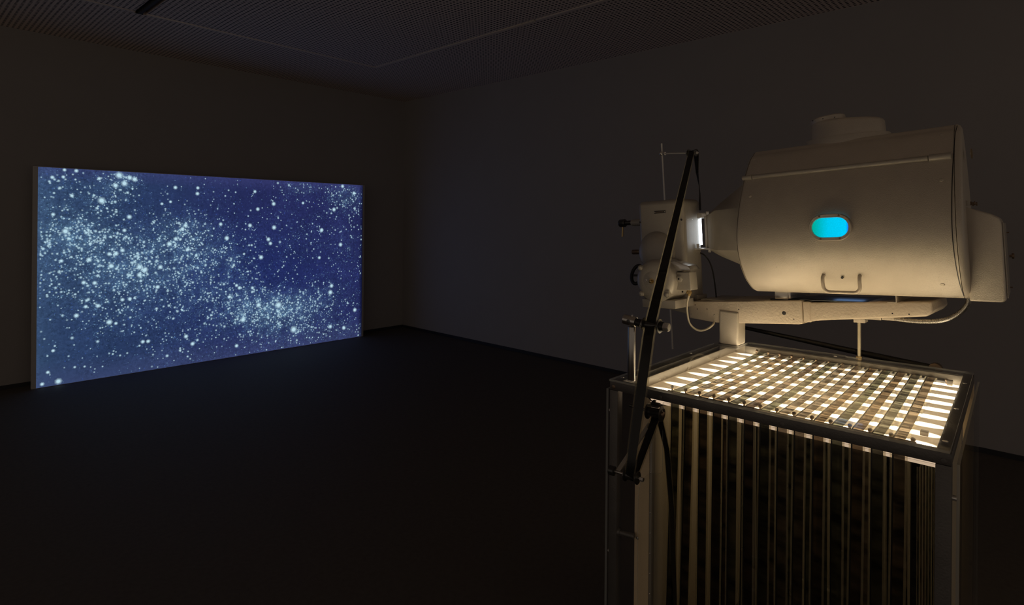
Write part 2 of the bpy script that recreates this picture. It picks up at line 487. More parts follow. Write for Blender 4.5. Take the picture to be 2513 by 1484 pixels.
IX0, IX1, IZ0, IZ1 = .995, 4.452, .004, 2.046
blobs = [  # centre and spread in photograph pixels, weight: where the stars gather
 (300,440,26,22,3.2),(250,490,40,30,.9),(190,520,90,60,.55),(150,560,45,30,1.6),(200,590,50,28,2.3),(130,640,60,60,1.0),
 (260,620,55,40,1.9),(340,662,50,28,2.8),(300,690,70,40,1.4),(400,600,60,30,1.6),(455,570,45,26,1.8),(430,550,30,12,1.0),(500,610,60,40,1.1),(560,630,30,20,1.0),
 (420,660,60,50,1.0),(230,720,80,50,.75),(470,700,70,50,.8),(560,700,60,40,.8),(620,745,60,30,1.6),(685,750,55,20,3.4),(740,745,40,22,1.6),
 (600,780,60,30,1.3),(720,800,60,28,1.6),(660,790,50,20,1.1),(800,720,45,25,.8),(840,800,40,30,.7),(560,830,120,40,.4),(380,780,120,60,.3),
 (120,480,40,60,.7),(740,460,30,12,1.4),(850,480,25,22,1.9),(640,600,120,60,.20),(780,590,100,60,.32),(620,480,150,50,.14),(300,850,180,60,.15),(860,620,25,80,.25)]
def px2uv(px, py):
    p = at(px, py, 'y', SY)
    return (p.x - IX0) / (IX1 - IX0), (p.z - IZ0) / (IZ1 - IZ0)
GX, GZ = 260, 156
gu, gv = np.meshgrid(np.linspace(0, 1, GX), np.linspace(0, 1, GZ))
wx = IX0 + gu * (IX1 - IX0); wz = IZ0 + gv * (IZ1 - IZ0)
d_ = np.stack([wx - EYE.x, np.full_like(wx, SY - EYE.y), wz - EYE.z], -1)
def dn(v): return d_[..., 0] * v.x + d_[..., 1] * v.y + d_[..., 2] * v.z
PXX = 1256.5 + FX * dn(IR) / dn(FW); PYY = 539 - FX * dn(IU) / dn(FW)
dens = np.full_like(PXX, .045)
dens += .32 * np.clip((560 - PXX) / 300, 0, 1) * np.clip(1 - abs(PYY - 580) / 260, 0, 1)
for (bx, by, sx_, sy_, wt_) in blobs:
    dens += wt_ * np.exp(-.5 * (((PXX - bx) / sx_) ** 2 + ((PYY - by) / sy_) ** 2))
cl_ = rng.normal(size=dens.shape)
for _ in range(2):
    acc = np.zeros_like(cl_)
    for (ax_, sh_) in ((0, 1), (0, -1), (1, 1), (1, -1), (0, 2), (1, 2), (0, -2), (1, -2)): acc += np.roll(cl_, sh_, ax_)
    cl_ = (acc + cl_) / 9
cl_ = cl_ / cl_.std()
dens_haze = dens.copy()
dens = dens * np.exp(.55 * cl_)
# colour of the projected sky
def lerp(a, b, t): return a + (b - a) * t[..., None]
navy = np.array(s2l((38, 42, 88))); deep = np.array(s2l((27, 42, 98))); teal = np.array(s2l((92, 126, 156))); slate = np.array(s2l((42, 62, 96)))
hzx = 1 / (1 + np.exp(-(470 - PXX) / 70)); hzl = 1 / (1 + np.exp((PYY - 0.22 * PXX - 560) / -60))
base = lerp(np.broadcast_to(navy, PXX.shape + (3,)), np.broadcast_to(slate, PXX.shape + (3,)), np.clip(.85 * hzx + .5 * hzl * 0, 0, 1))
mid = np.exp(-.5 * (((PXX - 600) / 190) ** 2 + ((PYY - 690) / 110) ** 2))
base = lerp(base, np.broadcast_to(deep, PXX.shape + (3,)), .6 * mid)
base = lerp(base, np.broadcast_to(teal, PXX.shape + (3,)), np.clip(.075 * dens_haze * np.exp(.25 * cl_) - .02, 0, .5) + .20 * np.exp(-(PXX - 90) / 45.0).clip(0, 1) * .8)
low = np.clip((gv * -1 + .12) / .12, 0, 1)
base = lerp(base, np.broadcast_to(np.array(s2l((62, 72, 112))), PXX.shape + (3,)), .55 * low)
brim = np.clip((gv - .93) / .07, 0, 1)
base = lerp(base, np.broadcast_to(np.array(s2l((62, 66, 118))), PXX.shape + (3,)), .45 * brim)
base = base * np.minimum(1, (1 - gu) / .022 + .25)[..., None]
verts = np.stack([wx.ravel(), np.full(wx.size, SY - .0012), wz.ravel()], -1) - np.array(scr.location)
idx = np.arange(GX * GZ).reshape(GZ, GX)
fc = np.stack([idx[:-1, :-1].ravel(), idx[:-1, 1:].ravel(), idx[1:, 1:].ravel(), idx[1:, :-1].ravel()], -1)
me = bpy.data.meshes.new('projected_picture'); me.from_pydata(verts.tolist(), [], fc.tolist())
ca = me.color_attributes.new('sky', 'FLOAT_COLOR', 'POINT')
rgba = np.concatenate([base.reshape(-1, 3), np.clip(dens / 3, 0, 1).reshape(-1, 1)], 1).astype(np.float32)
ca.data.foreach_set('color', rgba.ravel())
mt, nt, out = newmat('projected_sky')
at_ = N(nt, 'ShaderNodeAttribute', attribute_name='sky')
tc = N(nt, 'ShaderNodeTexCoord')
n1 = N(nt, 'ShaderNodeTexNoise', i_Scale=34.0, i_Detail=8.0, i_Roughness=.8)
nt.links.new(tc.outputs['Object'], n1.inputs['Vector'])
n2 = N(nt, 'ShaderNodeTexNoise', i_Scale=4.0, i_Detail=4.0)
nt.links.new(tc.outputs['Object'], n2.inputs['Vector'])
mr = N(nt, 'ShaderNodeMapRange'); mr.inputs['From Min'].default_value = .3; mr.inputs['From Max'].default_value = .75
mr.inputs['To Min'].default_value = .42; mr.inputs['To Max'].default_value = 1.75
nt.links.new(n1.outputs['Fac'], mr.inputs[0])
mm = N(nt, 'ShaderNodeMapRange'); mm.inputs['To Min'].default_value = .6; mm.inputs['To Max'].default_value = 1.4
nt.links.new(n2.outputs['Fac'], mm.inputs[0])
mu = N(nt, 'ShaderNodeMath', operation='MULTIPLY'); nt.links.new(mr.outputs[0], mu.inputs[0]); nt.links.new(mm.outputs[0], mu.inputs[1])
# grain grows with the density of the star cloud
al = N(nt, 'ShaderNodeMapRange'); al.inputs['From Max'].default_value = .12; al.inputs['To Min'].default_value = .12; al.inputs['To Max'].default_value = 1
nt.links.new(at_.outputs['Alpha'], al.inputs[0])
mf = N(nt, 'ShaderNodeMix'); mf.inputs[2].default_value = 1.0
nt.links.new(al.outputs[0], mf.inputs[0]); nt.links.new(mu.outputs[0], mf.inputs[3])
em = N(nt, 'ShaderNodeEmission'); nt.links.new(at_.outputs['Color'], em.inputs[0]); nt.links.new(mf.outputs[0], em.inputs[1])
nt.links.new(em.outputs[0], out.inputs[0])
me.materials.append(mt)
pic = bpy.data.objects.new('projected_picture', me); COL.objects.link(pic); pic.parent = scr
pic['label'] = 'projected blue starry sky filling the front of the screen'

# the stars of the projected picture
prob = dens.copy(); prob /= prob.sum()
def pick(n, pw=1.0):
    p = dens ** pw; p = p / p.sum()
    k = rng.choice(p.size, n, p=p.ravel())
    u = gu.ravel()[k] + rng.uniform(-.5, .5, n) / GX; v = gv.ravel()[k] + rng.uniform(-.5, .5, n) / GZ
    return np.clip(u, .003, .997), np.clip(v, .004, .996)
SV, SF, SCOL = [], [], []
def star(x, z, r, b, col, dy):
    k0 = len(SV); ns = 7
    SV.append((x, dy, z)); SCOL.append((*col, b))
    r *= 1.14
    for f_, q in ((.30, .86), (.58, .34), (1.0, 0.0)):
        for k in range(ns):
            SV.append((x + math.cos(2 * math.pi * k / ns) * r * f_, dy, z + math.sin(2 * math.pi * k / ns) * r * f_)); SCOL.append((*col, b * q))
    for k in range(ns):
        k2 = (k + 1) % ns
        SF.append((k0, k0 + 1 + k, k0 + 1 + k2)); SF.append((k0 + 1 + k, k0 + 1 + ns + k, k0 + 1 + ns + k2, k0 + 1 + k2)); SF.append((k0 + 1 + ns + k, k0 + 1 + 2 * ns + k, k0 + 1 + 2 * ns + k2, k0 + 1 + ns + k2))
white = s2l((188, 222, 236)); pale = s2l((130, 178, 214)); blue = s2l((62, 100, 190))
lay = 0
for n, pw, rr, bb, col in ((8500, .90, (.0045, .0085), (.12, .5), pale), (700, .10, (.005, .008), (.3, .7), blue), (2300, 1.0, (.007, .0130), (.4, 1), white), (330, 1.12, (.0125, .019), (.7, 1), white), (420, .35, (.008, .0125), (.7, 1), white)):
    u, v = pick(n, pw)
    for i in range(n):
        lay += 1
        t = rng.random() ** 1.8
        star(IX0 + .012 + u[i] * (IX1 - IX0 - .024), IZ0 + .012 + v[i] * (IZ1 - IZ0 - .03), rr[0] + t * (rr[1] - rr[0]), bb[0] + rng.random() * (bb[1] - bb[0]), col, SY - .002 - lay * 2e-7)
big = [(249,492,8),(317,532,5.5),(160,567,7),(305,450,7),(292,430,8),(330,440,6),(318,436,6),(283,455,6),(455,553,5),(447,562,5),(415,598,6),(300,614,5),(355,662,7),(342,655,7),
 (218,637,6),(284,622,6),(268,623,5),(272,652,6),(305,565,4.5),(342,674,6),(205,693,5),(232,694,5),(240,750,5),(210,752,4.5),(268,790,6.5),(143,935,7),(456,825,5),(472,843,5),
 (350,838,4.5),(363,837,4.5),(284,793,4),(187,774,5.5),(318,733,4.5),(300,735,4.5),(103,942,4.5),(671,500,5),(672,558,5.5),(640,631,5.5),(541,550,4.5),(613,553,5),(556,584,5.5),(658,587,5),
 (663,597,4.5),(720,808,8),(683,748,8),(634,748,6),(810,717,6),(813,701,5),(870,760,5),(596,784,6.5),(868,474,4.5),(840,457,4.5),(788,565,5),(789,564,4.5),(835,600,5),(819,514,5),(632,513,4.5),
 (783,632,4),(625,470,4),(743,498,3.5),(563,728,4.5),(587,706,4.5),(619,706,4),(580,700,4),(460,612,5),(431,586,5),(393,655,5.5),(386,704,5),(150,640,4.5),(130,526,4.5),(176,480,4.5),(128,435,4.5),
 (155,434,4),(187,414,4.5),(243,438,4.5),(158,414,4),(430,460,4.5),(485,461,4),(484,475,4.5),(418,495,3.5),(397,500,3.5),(810,801,5),(843,804,5),(580,848,4.5),(130,860,4),(117,913,4)]
for (px, py, s) in big:
    p = at(px, py, 'y', SY); lay += 1
    r = s * 1.15 * (p - EYE).dot(FW) / FX
    star(min(max(p.x, IX0 + r), IX1 - r * .6), min(max(p.z, IZ0 + r * .6), IZ1 - r * .9), r, 1.25, white, SY - .004 - lay * 2e-7)
me = bpy.data.meshes.new('star_field')
me.from_pydata((np.array(SV) - np.array(scr.location)).tolist(), [], SF)
ca = me.color_attributes.new('star', 'FLOAT_COLOR', 'POINT')
ca.data.foreach_set('color', np.array(SCOL, dtype=np.float32).ravel())
mt, nt, out = newmat('projected_stars')
a_ = N(nt, 'ShaderNodeAttribute', attribute_name='star')
em = N(nt, 'ShaderNodeEmission'); nt.links.new(a_.outputs['Color'], em.inputs[0]); em.inputs[1].default_value = 1.0
tr = N(nt, 'ShaderNodeBsdfTransparent'); mx = N(nt, 'ShaderNodeMixShader')
cl = N(nt, 'ShaderNodeClamp'); nt.links.new(a_.outputs['Alpha'], cl.inputs[0])
nt.links.new(cl.outputs[0], mx.inputs[0]); nt.links.new(tr.outputs[0], mx.inputs[1]); nt.links.new(em.outputs[0], mx.inputs[2])
nt.links.new(mx.outputs[0], out.inputs[0])
me.materials.append(mt)
mt.cycles.emission_sampling = 'NONE'
so = bpy.data.objects.new('star_field', me); COL.objects.link(so); so.parent = scr; so['kind'] = 'stuff'

# ================================================================== FILM CABINET
FX0, FX1, FY0, FY1 = 1.577, 2.463, .160, 1.031    # frame footprint
ZT = 1.0975                                         # top of the frame
cab = thing('film_cabinet', ((FX0 + FX1) / 2, (FY0 + FY1) / 2, 0), 'tall steel framed cabinet with clear acrylic sides and a glowing light table top', 'cabinet')
tb = .029
RH = .0265
MB.lean = True
for (x, y) in ((FX0, FY0), (FX0, FY1 - tb), (FX1 - tb, FY0)):
    part('leg', MB().box(x, x + tb, y, y + tb, 0, ZT - RH - .0005, .0015), M['tank_front' if (x > 2) else 'patina'], cab)  # rear leg painted pale in place of the light falling on it
part('leg', MB().box(FX1 - tb, FX1, FY1 - tb, FY1, 0, ZT - RH - .0005, .0015), M['patina'], cab)
part('corner_bracket', MB().box(2.338, FX1, .994, FY1, ZT - RH + .0005, ZT + .0003, .001).box(2.338, FX1, .931, .9935, ZT - .006, ZT + .0003, .001), M['patina'], cab)
part('top_rail', MB().box(FX0, FX0 + tb, FY0, FY1, ZT - RH, ZT, .0015), M['patina'], cab)
part('top_rail', MB().box(FX0 + tb + .0002, FX1, FY0, FY0 + tb, ZT - RH, ZT, .0015), M['patina'], cab)
part('top_rail', MB().box(FX0 + tb + .0002, FX1 - .127, FY1 - tb, FY1, ZT - RH, ZT, .0015), M['patina'], cab)
part('top_rail', MB().box(FX1 - .012, FX1, FY0 + tb + .0002, .93, ZT - RH, ZT - .004, .001), M['patina'], cab)
for (a, b, c, d) in ((FX0, FX0 + tb, FY0 + tb, FY1 - tb), (FX0 + tb, FX1 - tb, FY0, FY0 + tb), (FX0 + tb, FX1 - .14, FY1 - tb, FY1), (FX1 - tb, FX1, FY0 + tb, .92)):
    part('bottom_rail', MB().box(a, b, c, d, .06, .089, .0015), M['patina'], cab)
part('cross_bar', MB().cyl((1.592, FY1 - tb, .622), (1.606, .955, .620), .0095, seg=16), M['patina'], cab)
part('weld', MB().lax((1.592, FY1 - tb + .0002, .622), (0, -1, 0), [(0, .014), (.003, .013), (.006, .010)], 12), M['patina'], cab)
for (y, z) in ((FY1 - .014, ZT - .016), (.855, ZT - .016), (.51, ZT - .016), (FY0 + .014, ZT - .018)):
    part('rivet', MB().lax((FX0, y, z), (-1, 0, 0), [(0, .0065), (.0008, .006), (.0012, .004)], 14), M['bronze'] if y > 1 else M['patina'], cab)
# acrylic top plate with its two cut-outs
notch = [(FX1 + .003, .558), (FX1 - .004, .556), (FX1 - .012, .548), (FX1 - .012, .508), (FX1 - .004, .500), (FX1 + .003, .498)]
outl = [(1.575, .163), (FX1 + .003, .163)] + notch[::-1] + [(FX1 + .003, .930), (2.354, .930), (2.354, FY1 + .001), (1.575, FY1 + .001)]
def sheet(name, poly, ax, a, b, parent, label=None):
    mb = MB(); mb.prism(poly, ax, a, b)
    i = 'xyz'.index(ax)
    for f in mb.bm.faces: f.material_index = 0 if abs(f.normal[i]) > .9 else 1
    return part(name, mb, [M['clear'], M['cledge']], parent, label)
sheet('top_plate', outl, 'z', ZT + .0005, ZT + .0065, cab, 'clear acrylic top plate')
for x, y in ((1.95, .176), (2.28, .176), (1.64, .176), (1.62, 1.012), (2.1, 1.012), (2.42, .58)):
    part('plate_screw', MB().lax((x, y, ZT + .0066), (0, 0, 1), [(0, .006), (.001, .006), (.0015, .004)], 12), M['bright'], cab)
# acrylic front, left and right sheets
sheet('front_pane', [(.166, .10), (.944, .10), (.944, .745), (.935, .800), (.905, .832), (.868, .841), (.862, .850), (.862, 1.058), (.166, 1.058)], 'x', 1.607, 1.610, cab)
sheet('left_pane', [(1.582, .08), (2.33, .08), (2.33, 1.07), (1.582, 1.07)], 'y', FY1 + .008, FY1 + .016, cab)
sheet('right_pane', [(1.588, .08), (2.47, .08), (2.47, 1.075), (1.588, 1.075)], 'y', FY0 - .014, FY0 - .008, cab)
for z in (1.0, .55):
    for y0, y1 in ((FY1, FY1 + .0085), (FY0 - .0085, FY0)):
        for x in (1.592, 2.30):
            part('spacer', MB().cyl((x, y0, z), (x, y1, z), .006, seg=12), M['bright'], cab)
# light box
tray = part('light_tray', MB().box(PX0 + .004, PX1 + .004, PY0 - .012, PY1 + .014, 1.030, 1.050, .001), M['tray'], cab)
mb = MB(); mb.box(PX0 + .004, PX1, PY0, PY1, 1.0505, 1.0610)
part('light_panel', mb, M['led'], cab, 'glowing light panel with rows of bright spots')
part('panel_front_edge', MB().box(PX0, PX0 + .0035, PY0, PY1, 1.0265, 1.0600), M['band'], cab, 'pale lit front edge of the light panel')
part('tray_wall', MB().box(PX0 + .02, PX1 + .012, PY1 + .002, PY1 + .010, 1.0505, 1.090, .001), M['tray'], cab)
part('tray_wall', MB().box(PX1 + .0122, PX1 + .0155, PY0 + .0, PY1, 1.0505, 1.090, .001), M['tray'], cab)
part('tray_wall', MB().box(PX0 + .03, PX1, PY0 - .010, PY0 - .002, 1.0505, 1.0695, .001), M['tray'], cab)
sc0 = part('screw', MB().lax((1.80, PY1 + .0018, 1.068), (0, -1, 0), [(0, .0035), (.001, .0035), (.002, .002)], 10), M['bright'], cab)
for dx in (.035, .21, .24, .42, .46): again(sc0, (dx, 0, 0))
part('tray_fill_glow', MB().box(PX0 + .03, PX1 - .02, PY0 + .01, PY1 - .08, 1.0285, 1.0298), M['under'], cab, 'faintly glowing sheet added under the light tray')  # added emitter, lights the strands and the tank from above
# inner tank
part('tank_side', MB().box(1.640, 2.335, .903, .911, .10, 1.017, .001), M['tank'], cab)
part('tank_front', MB().box(1.618, 1.624, .9115, .962, .09, 1.060, .001), M['tank_front'], cab)
part('tank_seam', MB().box(1.616, 1.632, .901, .9105, .09, .985, .002), M['tray'], cab)
part('tank_side', MB().box(1.66, 2.41, .190, .194, .10, 1.015, .001), M['tank'], cab)
part('tank_base', MB().box(1.62, 2.42, .195, .90, .093, .104, .001), M['black'], cab)
r0 = part('panel_rivet', MB().lax((1.6155, .906, .955), (-1, 0, 0), [(0, .003), (.001, .0028), (.002, .0015)], 10), M['bright'], cab)
for k in range(1, 9): again(r0, (0, 0, -.062 * k))
part('panel_rivet', MB().lax((1.6175, .950, .612), (-1, 0, 0), [(0, .005), (.0015, .0045), (.003, .002)], 12), M['bright'], cab)
# guide pins (front and back) on slim rods
g0 = part('guide_pin', MB().cyl((1.702, KY[0], 1.0615), (1.702, KY[0], 1.077), .0030, seg=10).ball((1.702, KY[0], 1.0812), .0066, 12, (1, .9, .9)), M['bronze'], cab)
for k in range(1, 15): again(g0, (0, KY[k] - KY[0], 0))
g1 = part('guide_pin', MB().box(2.426, 2.431, KY[0] - .003, KY[0] + .003, 1.0615, 1.078, .001).ball((2.4285, KY[0], 1.081), .0055, 10), M['bronze'], cab)
for k in range(1, 15): again(g1, (0, (KY[k] - KY[0]) * .985, 0))
part('front_roller', MB().cyl((1.684, .235, 1.0690), (1.684, .885, 1.0690), .0065, seg=16), M['blackmetal'], cab)
part('back_roller', MB().cyl((2.4355, .235, 1.0690), (2.4355, .885, 1.0690), .0065, seg=16), M['blackmetal'], cab)
part('lower_roller', MB().cyl((1.701, .21, .22), (1.701, .895, .22), .022, seg=20), M['blackmetal'], cab)
part('lower_roller', MB().cyl((2.4195, .21, .22), (2.4195, .895, .22), .022, seg=20), M['blackmetal'], cab)
part('bracket', MB().box(1.79, 1.812, .222, .240, 1.0615, 1.072, .001), M['tray'], cab)
part('bracket', MB().box(2.405, 2.428, .216, .232, 1.0615, 1.078, .001), M['tray'], cab)

# ================================================================== FILM
film = thing('film_loop', (1.66, .56, .2), 'long dark film strip looped in rows over the light table and down inside the cabinet', 'film')
def ribbon(pts, wv, width, edge_frac=.15, mats=None):
    """strip along pts; wv a width direction (or one per point); clear edges either side of the picture"""
    mb = MB(); rows = []
    for i, p in enumerate(pts):
        v = Vector(wv[i] if isinstance(wv, list) else wv).normalized()
        wd = width[i] if isinstance(width, list) else width
        rows.append([mb.bm.verts.new(Vector(p) + v * wd * t) for t in (-.5, -.5 + edge_frac, .5 - edge_frac * .85 - .10, .5 - edge_frac * .85, .5)])
    for a, b in zip(rows, rows[1:]):
        for k in range(4):
            f = mb.bm.faces.new((a[k], a[k + 1], b[k + 1], b[k])); f.material_index = (1, 0, 2, 1)[k]
    return mb
FWD = .0368
for k in range(14):
    yc = (KY[k] + KY[k + 1]) / 2
    j = random.uniform(-.0012, .0012)
    top = 1.0757; fx, bx = 1.6765, 2.4427
    tw = random.uniform(-.004, .004) if k > 1 else .012
    pts = [(2.4427, yc * .985 + .012, .21), (bx, yc * .985 + .012, 1.0690)]
    for a in (45, 90):
        pts.append((2.4355 + .0072 * math.cos(math.radians(a)), yc * .985 + .012, 1.0690 + .0072 * math.sin(math.radians(a))))
    for t in (.15, .35, .55, .75, .9):
        pts.append((2.4355 + (1.684 - 2.4355) * t, yc + (yc * -.015 + .012) * (1 - t) + .0012 * math.sin(t * 6 + k), top - .003 * math.sin(math.pi * t)))
    for a in (90, 135, 180):
        pts.append((1.684 + .0072 * math.cos(math.radians(a)), yc + j, 1.0690 + .0072 * math.sin(math.radians(a))))
    pts += [(fx - .0005, yc + j, .95), (fx - .002, yc + j + tw * .5, .6), (fx - .004, yc + j + tw, .22)]
    part('film_strip', ribbon(pts, (0, 1, 0), FWD), [M['film'], M['filmedge'], M['track']], film, recalc=False)
    # the return strand of each turn, a little behind and to the side
    sh = random.uniform(-.007, .009)
    x_ = 1.74 + .03 * (k % 3)
    part('return_strand', ribbon([(x_, yc + sh, 1.012), (x_ + .003, yc + sh * .6, .6), (x_, yc + sh * .3, .22)], (0, 1, 0), FWD), [M['film'], M['filmedge'], M['track']], film, recalc=False)
for q in range(6):       # strands bunched at the right-hand end
    yy = .233 - q * .0048
    part('return_strand', ribbon([(1.70 + .012 * q, yy, 1.012), (1.70 + .012 * q, yy - .002, .6), (1.70 + .012 * q, yy - .003, .22)], (.45, -1, 0), .006, .25), [M['film'], M['filmedge'], M['track']], film, recalc=False)
MB.lean = False
# strand outside the cabinet, guided by the four free rollers
R = dict(top=Vector(ML @ Vector((0, .662, .352))), mid=Vector((1.600, .897, 1.283)), low=at(1550, 1168, 'x', 1.47), inn=at(1607, 1012, 'x', 1.575))
rr = dict(top=.0115, mid=.0125, low=.0125, inn=.0150)
YV = (.05, 1, -.03)
def tang(a, ra, b, rb, sa, sb):
    """straight run between two rollers, on the camera side (s=-1) or far side (+1) in x"""
    d = (b - a).normalized(); n = Vector((d.z, 0, -d.x)).normalized()
    if n.x > 0: n = -n
    return a + n * ra * -sa, b + n * rb * -sb
p0, p1 = tang(R['top'], rr['top'], R['mid'], rr['mid'], -1, -1)
q0, q1 = tang(R['mid'], rr['mid'], R['low'], rr['low'], -1, -1)
arc_top = [R['top'] + Vector((math.cos(a) * rr['top'], 0, math.sin(a) * rr['top'])) for a in (0, math.pi / 4, math.pi / 2, 3 * math.pi / 4)]
arc_low = [R['low'] + Vector((math.cos(a) * rr['low'], 0, math.sin(a) * rr['low'])) for a in (-math.pi * .75, -math.pi / 2, -math.pi / 4)]
def lerpv(a, b, t): return a + (b - a) * t
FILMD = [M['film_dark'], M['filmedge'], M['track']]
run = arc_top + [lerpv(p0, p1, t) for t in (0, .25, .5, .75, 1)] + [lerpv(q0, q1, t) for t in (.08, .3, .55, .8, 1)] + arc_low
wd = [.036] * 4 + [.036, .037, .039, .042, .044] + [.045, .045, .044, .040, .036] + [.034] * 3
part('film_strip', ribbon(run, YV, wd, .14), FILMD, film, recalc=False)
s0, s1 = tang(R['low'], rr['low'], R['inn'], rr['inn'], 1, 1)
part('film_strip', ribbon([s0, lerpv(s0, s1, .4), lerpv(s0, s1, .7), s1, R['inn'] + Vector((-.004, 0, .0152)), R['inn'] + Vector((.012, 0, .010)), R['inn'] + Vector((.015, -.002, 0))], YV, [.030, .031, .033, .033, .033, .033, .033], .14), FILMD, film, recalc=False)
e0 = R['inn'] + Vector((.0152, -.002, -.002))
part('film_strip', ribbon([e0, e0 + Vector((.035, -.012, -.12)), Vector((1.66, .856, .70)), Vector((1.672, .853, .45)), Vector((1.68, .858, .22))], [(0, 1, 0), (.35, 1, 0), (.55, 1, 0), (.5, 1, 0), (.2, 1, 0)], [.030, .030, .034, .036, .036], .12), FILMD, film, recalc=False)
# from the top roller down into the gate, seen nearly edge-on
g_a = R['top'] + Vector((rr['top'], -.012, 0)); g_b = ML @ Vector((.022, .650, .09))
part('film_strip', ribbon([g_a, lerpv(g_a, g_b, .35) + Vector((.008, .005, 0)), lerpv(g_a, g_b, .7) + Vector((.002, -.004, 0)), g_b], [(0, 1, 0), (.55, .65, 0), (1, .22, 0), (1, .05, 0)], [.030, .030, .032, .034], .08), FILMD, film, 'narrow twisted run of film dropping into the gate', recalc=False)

# ================================================================== FREE ROLLERS AND THEIR SUPPORTS
def spool(parent, c, r, half, fl, axis=(.05, -1, .03), name='roller'):
    a = Vector(axis).normalized(); c = Vector(c)
    part(name, MB().lax(c - a * half, a, [(0, r), (half * 2, r)], 28), M['blackmetal'], parent)
    for s in (-1, 1):
        b = c + a * half * s
        part('flange', MB().lax(b, a * s, [(0, fl * .98), (.0008, fl), (.0025, fl), (.004, fl * .8), (.0042, r * .7)], 32), M['blackmetal'], parent)
    return a
# post on the cabinet corner
MB.lean = False
post = thing('guide_post', (1.588, .960, ZT + .0066), 'short steel post with a clamped roller on the cabinet corner', 'post')
part('base_foot', MB().box(1.579, 1.597, .951, .969, ZT + .0068, ZT + .010, .001), M['bright'], post)
part('post_tube', MB().cyl((1.588, .960, ZT + .0102), (1.588, .960, 1.272), .0118, seg=28, bev=.001), M['steel'], post)
part('clamp_head', MB().lax((1.594, .992, 1.292), (.05, -1, -.13), [(0, .0135), (.0015, .0155), (.041, .0155), (.0425, .0145)], 28), M['steel'], post)
part('clamp_screw', MB().lax((1.580, .968, 1.289), (-1, 0, 0), [(0, .0058), (.0015, .0058), (.0018, .003)], 14), M['blackmetal'], post)
part('set_screw', MB().cyl((1.594, .963, 1.302), (1.594, .963, 1.308), .003, seg=8), M['bright'], post)
part('rubber_collar', MB().lax((1.597, .950, 1.2865), (.05, -1, -.13), [(0, .0125), (.018, .0125)], 24), M['black'], post)
spool(post, R['mid'], .0120, .0235, .0215)
part('collar', MB().lax((1.599, .929, 1.2845), (.05, -1, -.08), [(0, .014), (.003, .019), (.006, .019)], 24), M['steel'], post)
part('end_collar', MB().lax((1.602, .869, 1.283), (.05, -1, 0), [(0, .016), (.009, .014)], 24), M['black'], post)
part('hex_nut', MB().lax((1.603, .860, 1.283), (.05, -1, -.02), [(0, .0125), (.001, .0135), (.016, .0135), (.018, .0115)], 6), M['bright'], post)
# dancer arm with the lowest roller
arm = thing('tension_arm', tuple(at(1550, 1168, 'x', 1.47)), 'slanted flat steel arm carrying the lowest black film roller before the cabinet', 'arm')
c = R['low']
spool(arm, c, .0118, .0175, .0185, name='roller')
part('axle', MB().lax(c + Vector((-.003, .066, -.002)), (.05, -1, .03), [(0, .0045), (.104, .0045)], 14), M['steel'], arm)
part('end_nut', MB().lax(c + Vector((.0012, -.027, 0)), (.05, -1, .03), [(0, .0065), (.010, .0065), (.0105, .0045)], 6), M['bright'], arm)
part('knob', MB().lax(c + Vector((-.004, .072, -.002)), (.05, -1, .03), [(0, .012), (.001, .0135), (.017, .0135), (.018, .012)], 28), M['blackmetal'], arm)
a0 = c + Vector((-.002, .046, -.002)); a1 = at(1598, 1040, 'x', 1.575) + Vector((0, .004, 0))
dv = (a1 - a0); up_ = dv.normalized(); sd = Vector((0, 1, 0)); th = up_.cross(sd).normalized()
part('flat_bar', MB().loft([[a0 + th * .003 * s + sd * .007 * t for s, t in ((-1, -1), (1, -1), (1, 1), (-1, 1))], [a1 + th * .003 * s + sd * .006 * t for s, t in ((-1, -1), (1, -1), (1, 1), (-1, 1))]]), M['tray'], arm)
# roller at the cabinet front edge
inr = thing('feed_roller', tuple(R['inn']), 'black film roller hung under the top rail at the left of the cabinet', 'roller')
spool(inr, R['inn'], .0140, .0205, .0225)
part('axle', MB().cyl(R['inn'] + Vector((0, .0225, 0)), R['inn'] + Vector((-.002, .085, .004)), .005, seg=12), M['blackmetal'], inr)
part('cap', MB().lax(R['inn'] + Vector((.001, -.0248, 0)), (.05, -1, .03), [(0, .009), (.004, .008), (.006, .004)], 16), M['bronze'], inr)
part('sensor', MB().box(R['inn'].x - .006, R['inn'].x + .010, R['inn'].y - .014, R['inn'].y + .012, R['inn'].z + .0225, R['inn'].z + .029, .001).box(R['inn'].x - .004, R['inn'].x + .006, R['inn'].y + .0, R['inn'].y + .007, R['inn'].z + .029, R['inn'].z + .036, .001), M['black'], inr)
part('lead', MB().tube([R['inn'] + Vector(v) for v in ((0, .008, .030), (.004, .020, .036), (.010, .040, .050), (.016, .060, .060))], .0018, 8), M['black'], inr)
part('hanger', MB().cyl(R['inn'] + Vector((.002, .003, .036)), (R['inn'].x + .012, R['inn'].y + .003, 1.0612), .0016, seg=8), M['blackmetal'], inr)

# ================================================================== PROJECTOR
prj = thing('film_projector', (2.42, .97, 1.0986), 'old hammered grey film projector with a big drum lamp housing above the light table', 'projector')
part('column', MB().box(2.3562, 2.436, .934, 1.014, 1.0986, 1.235, .008, 3), M['paint'], prj)
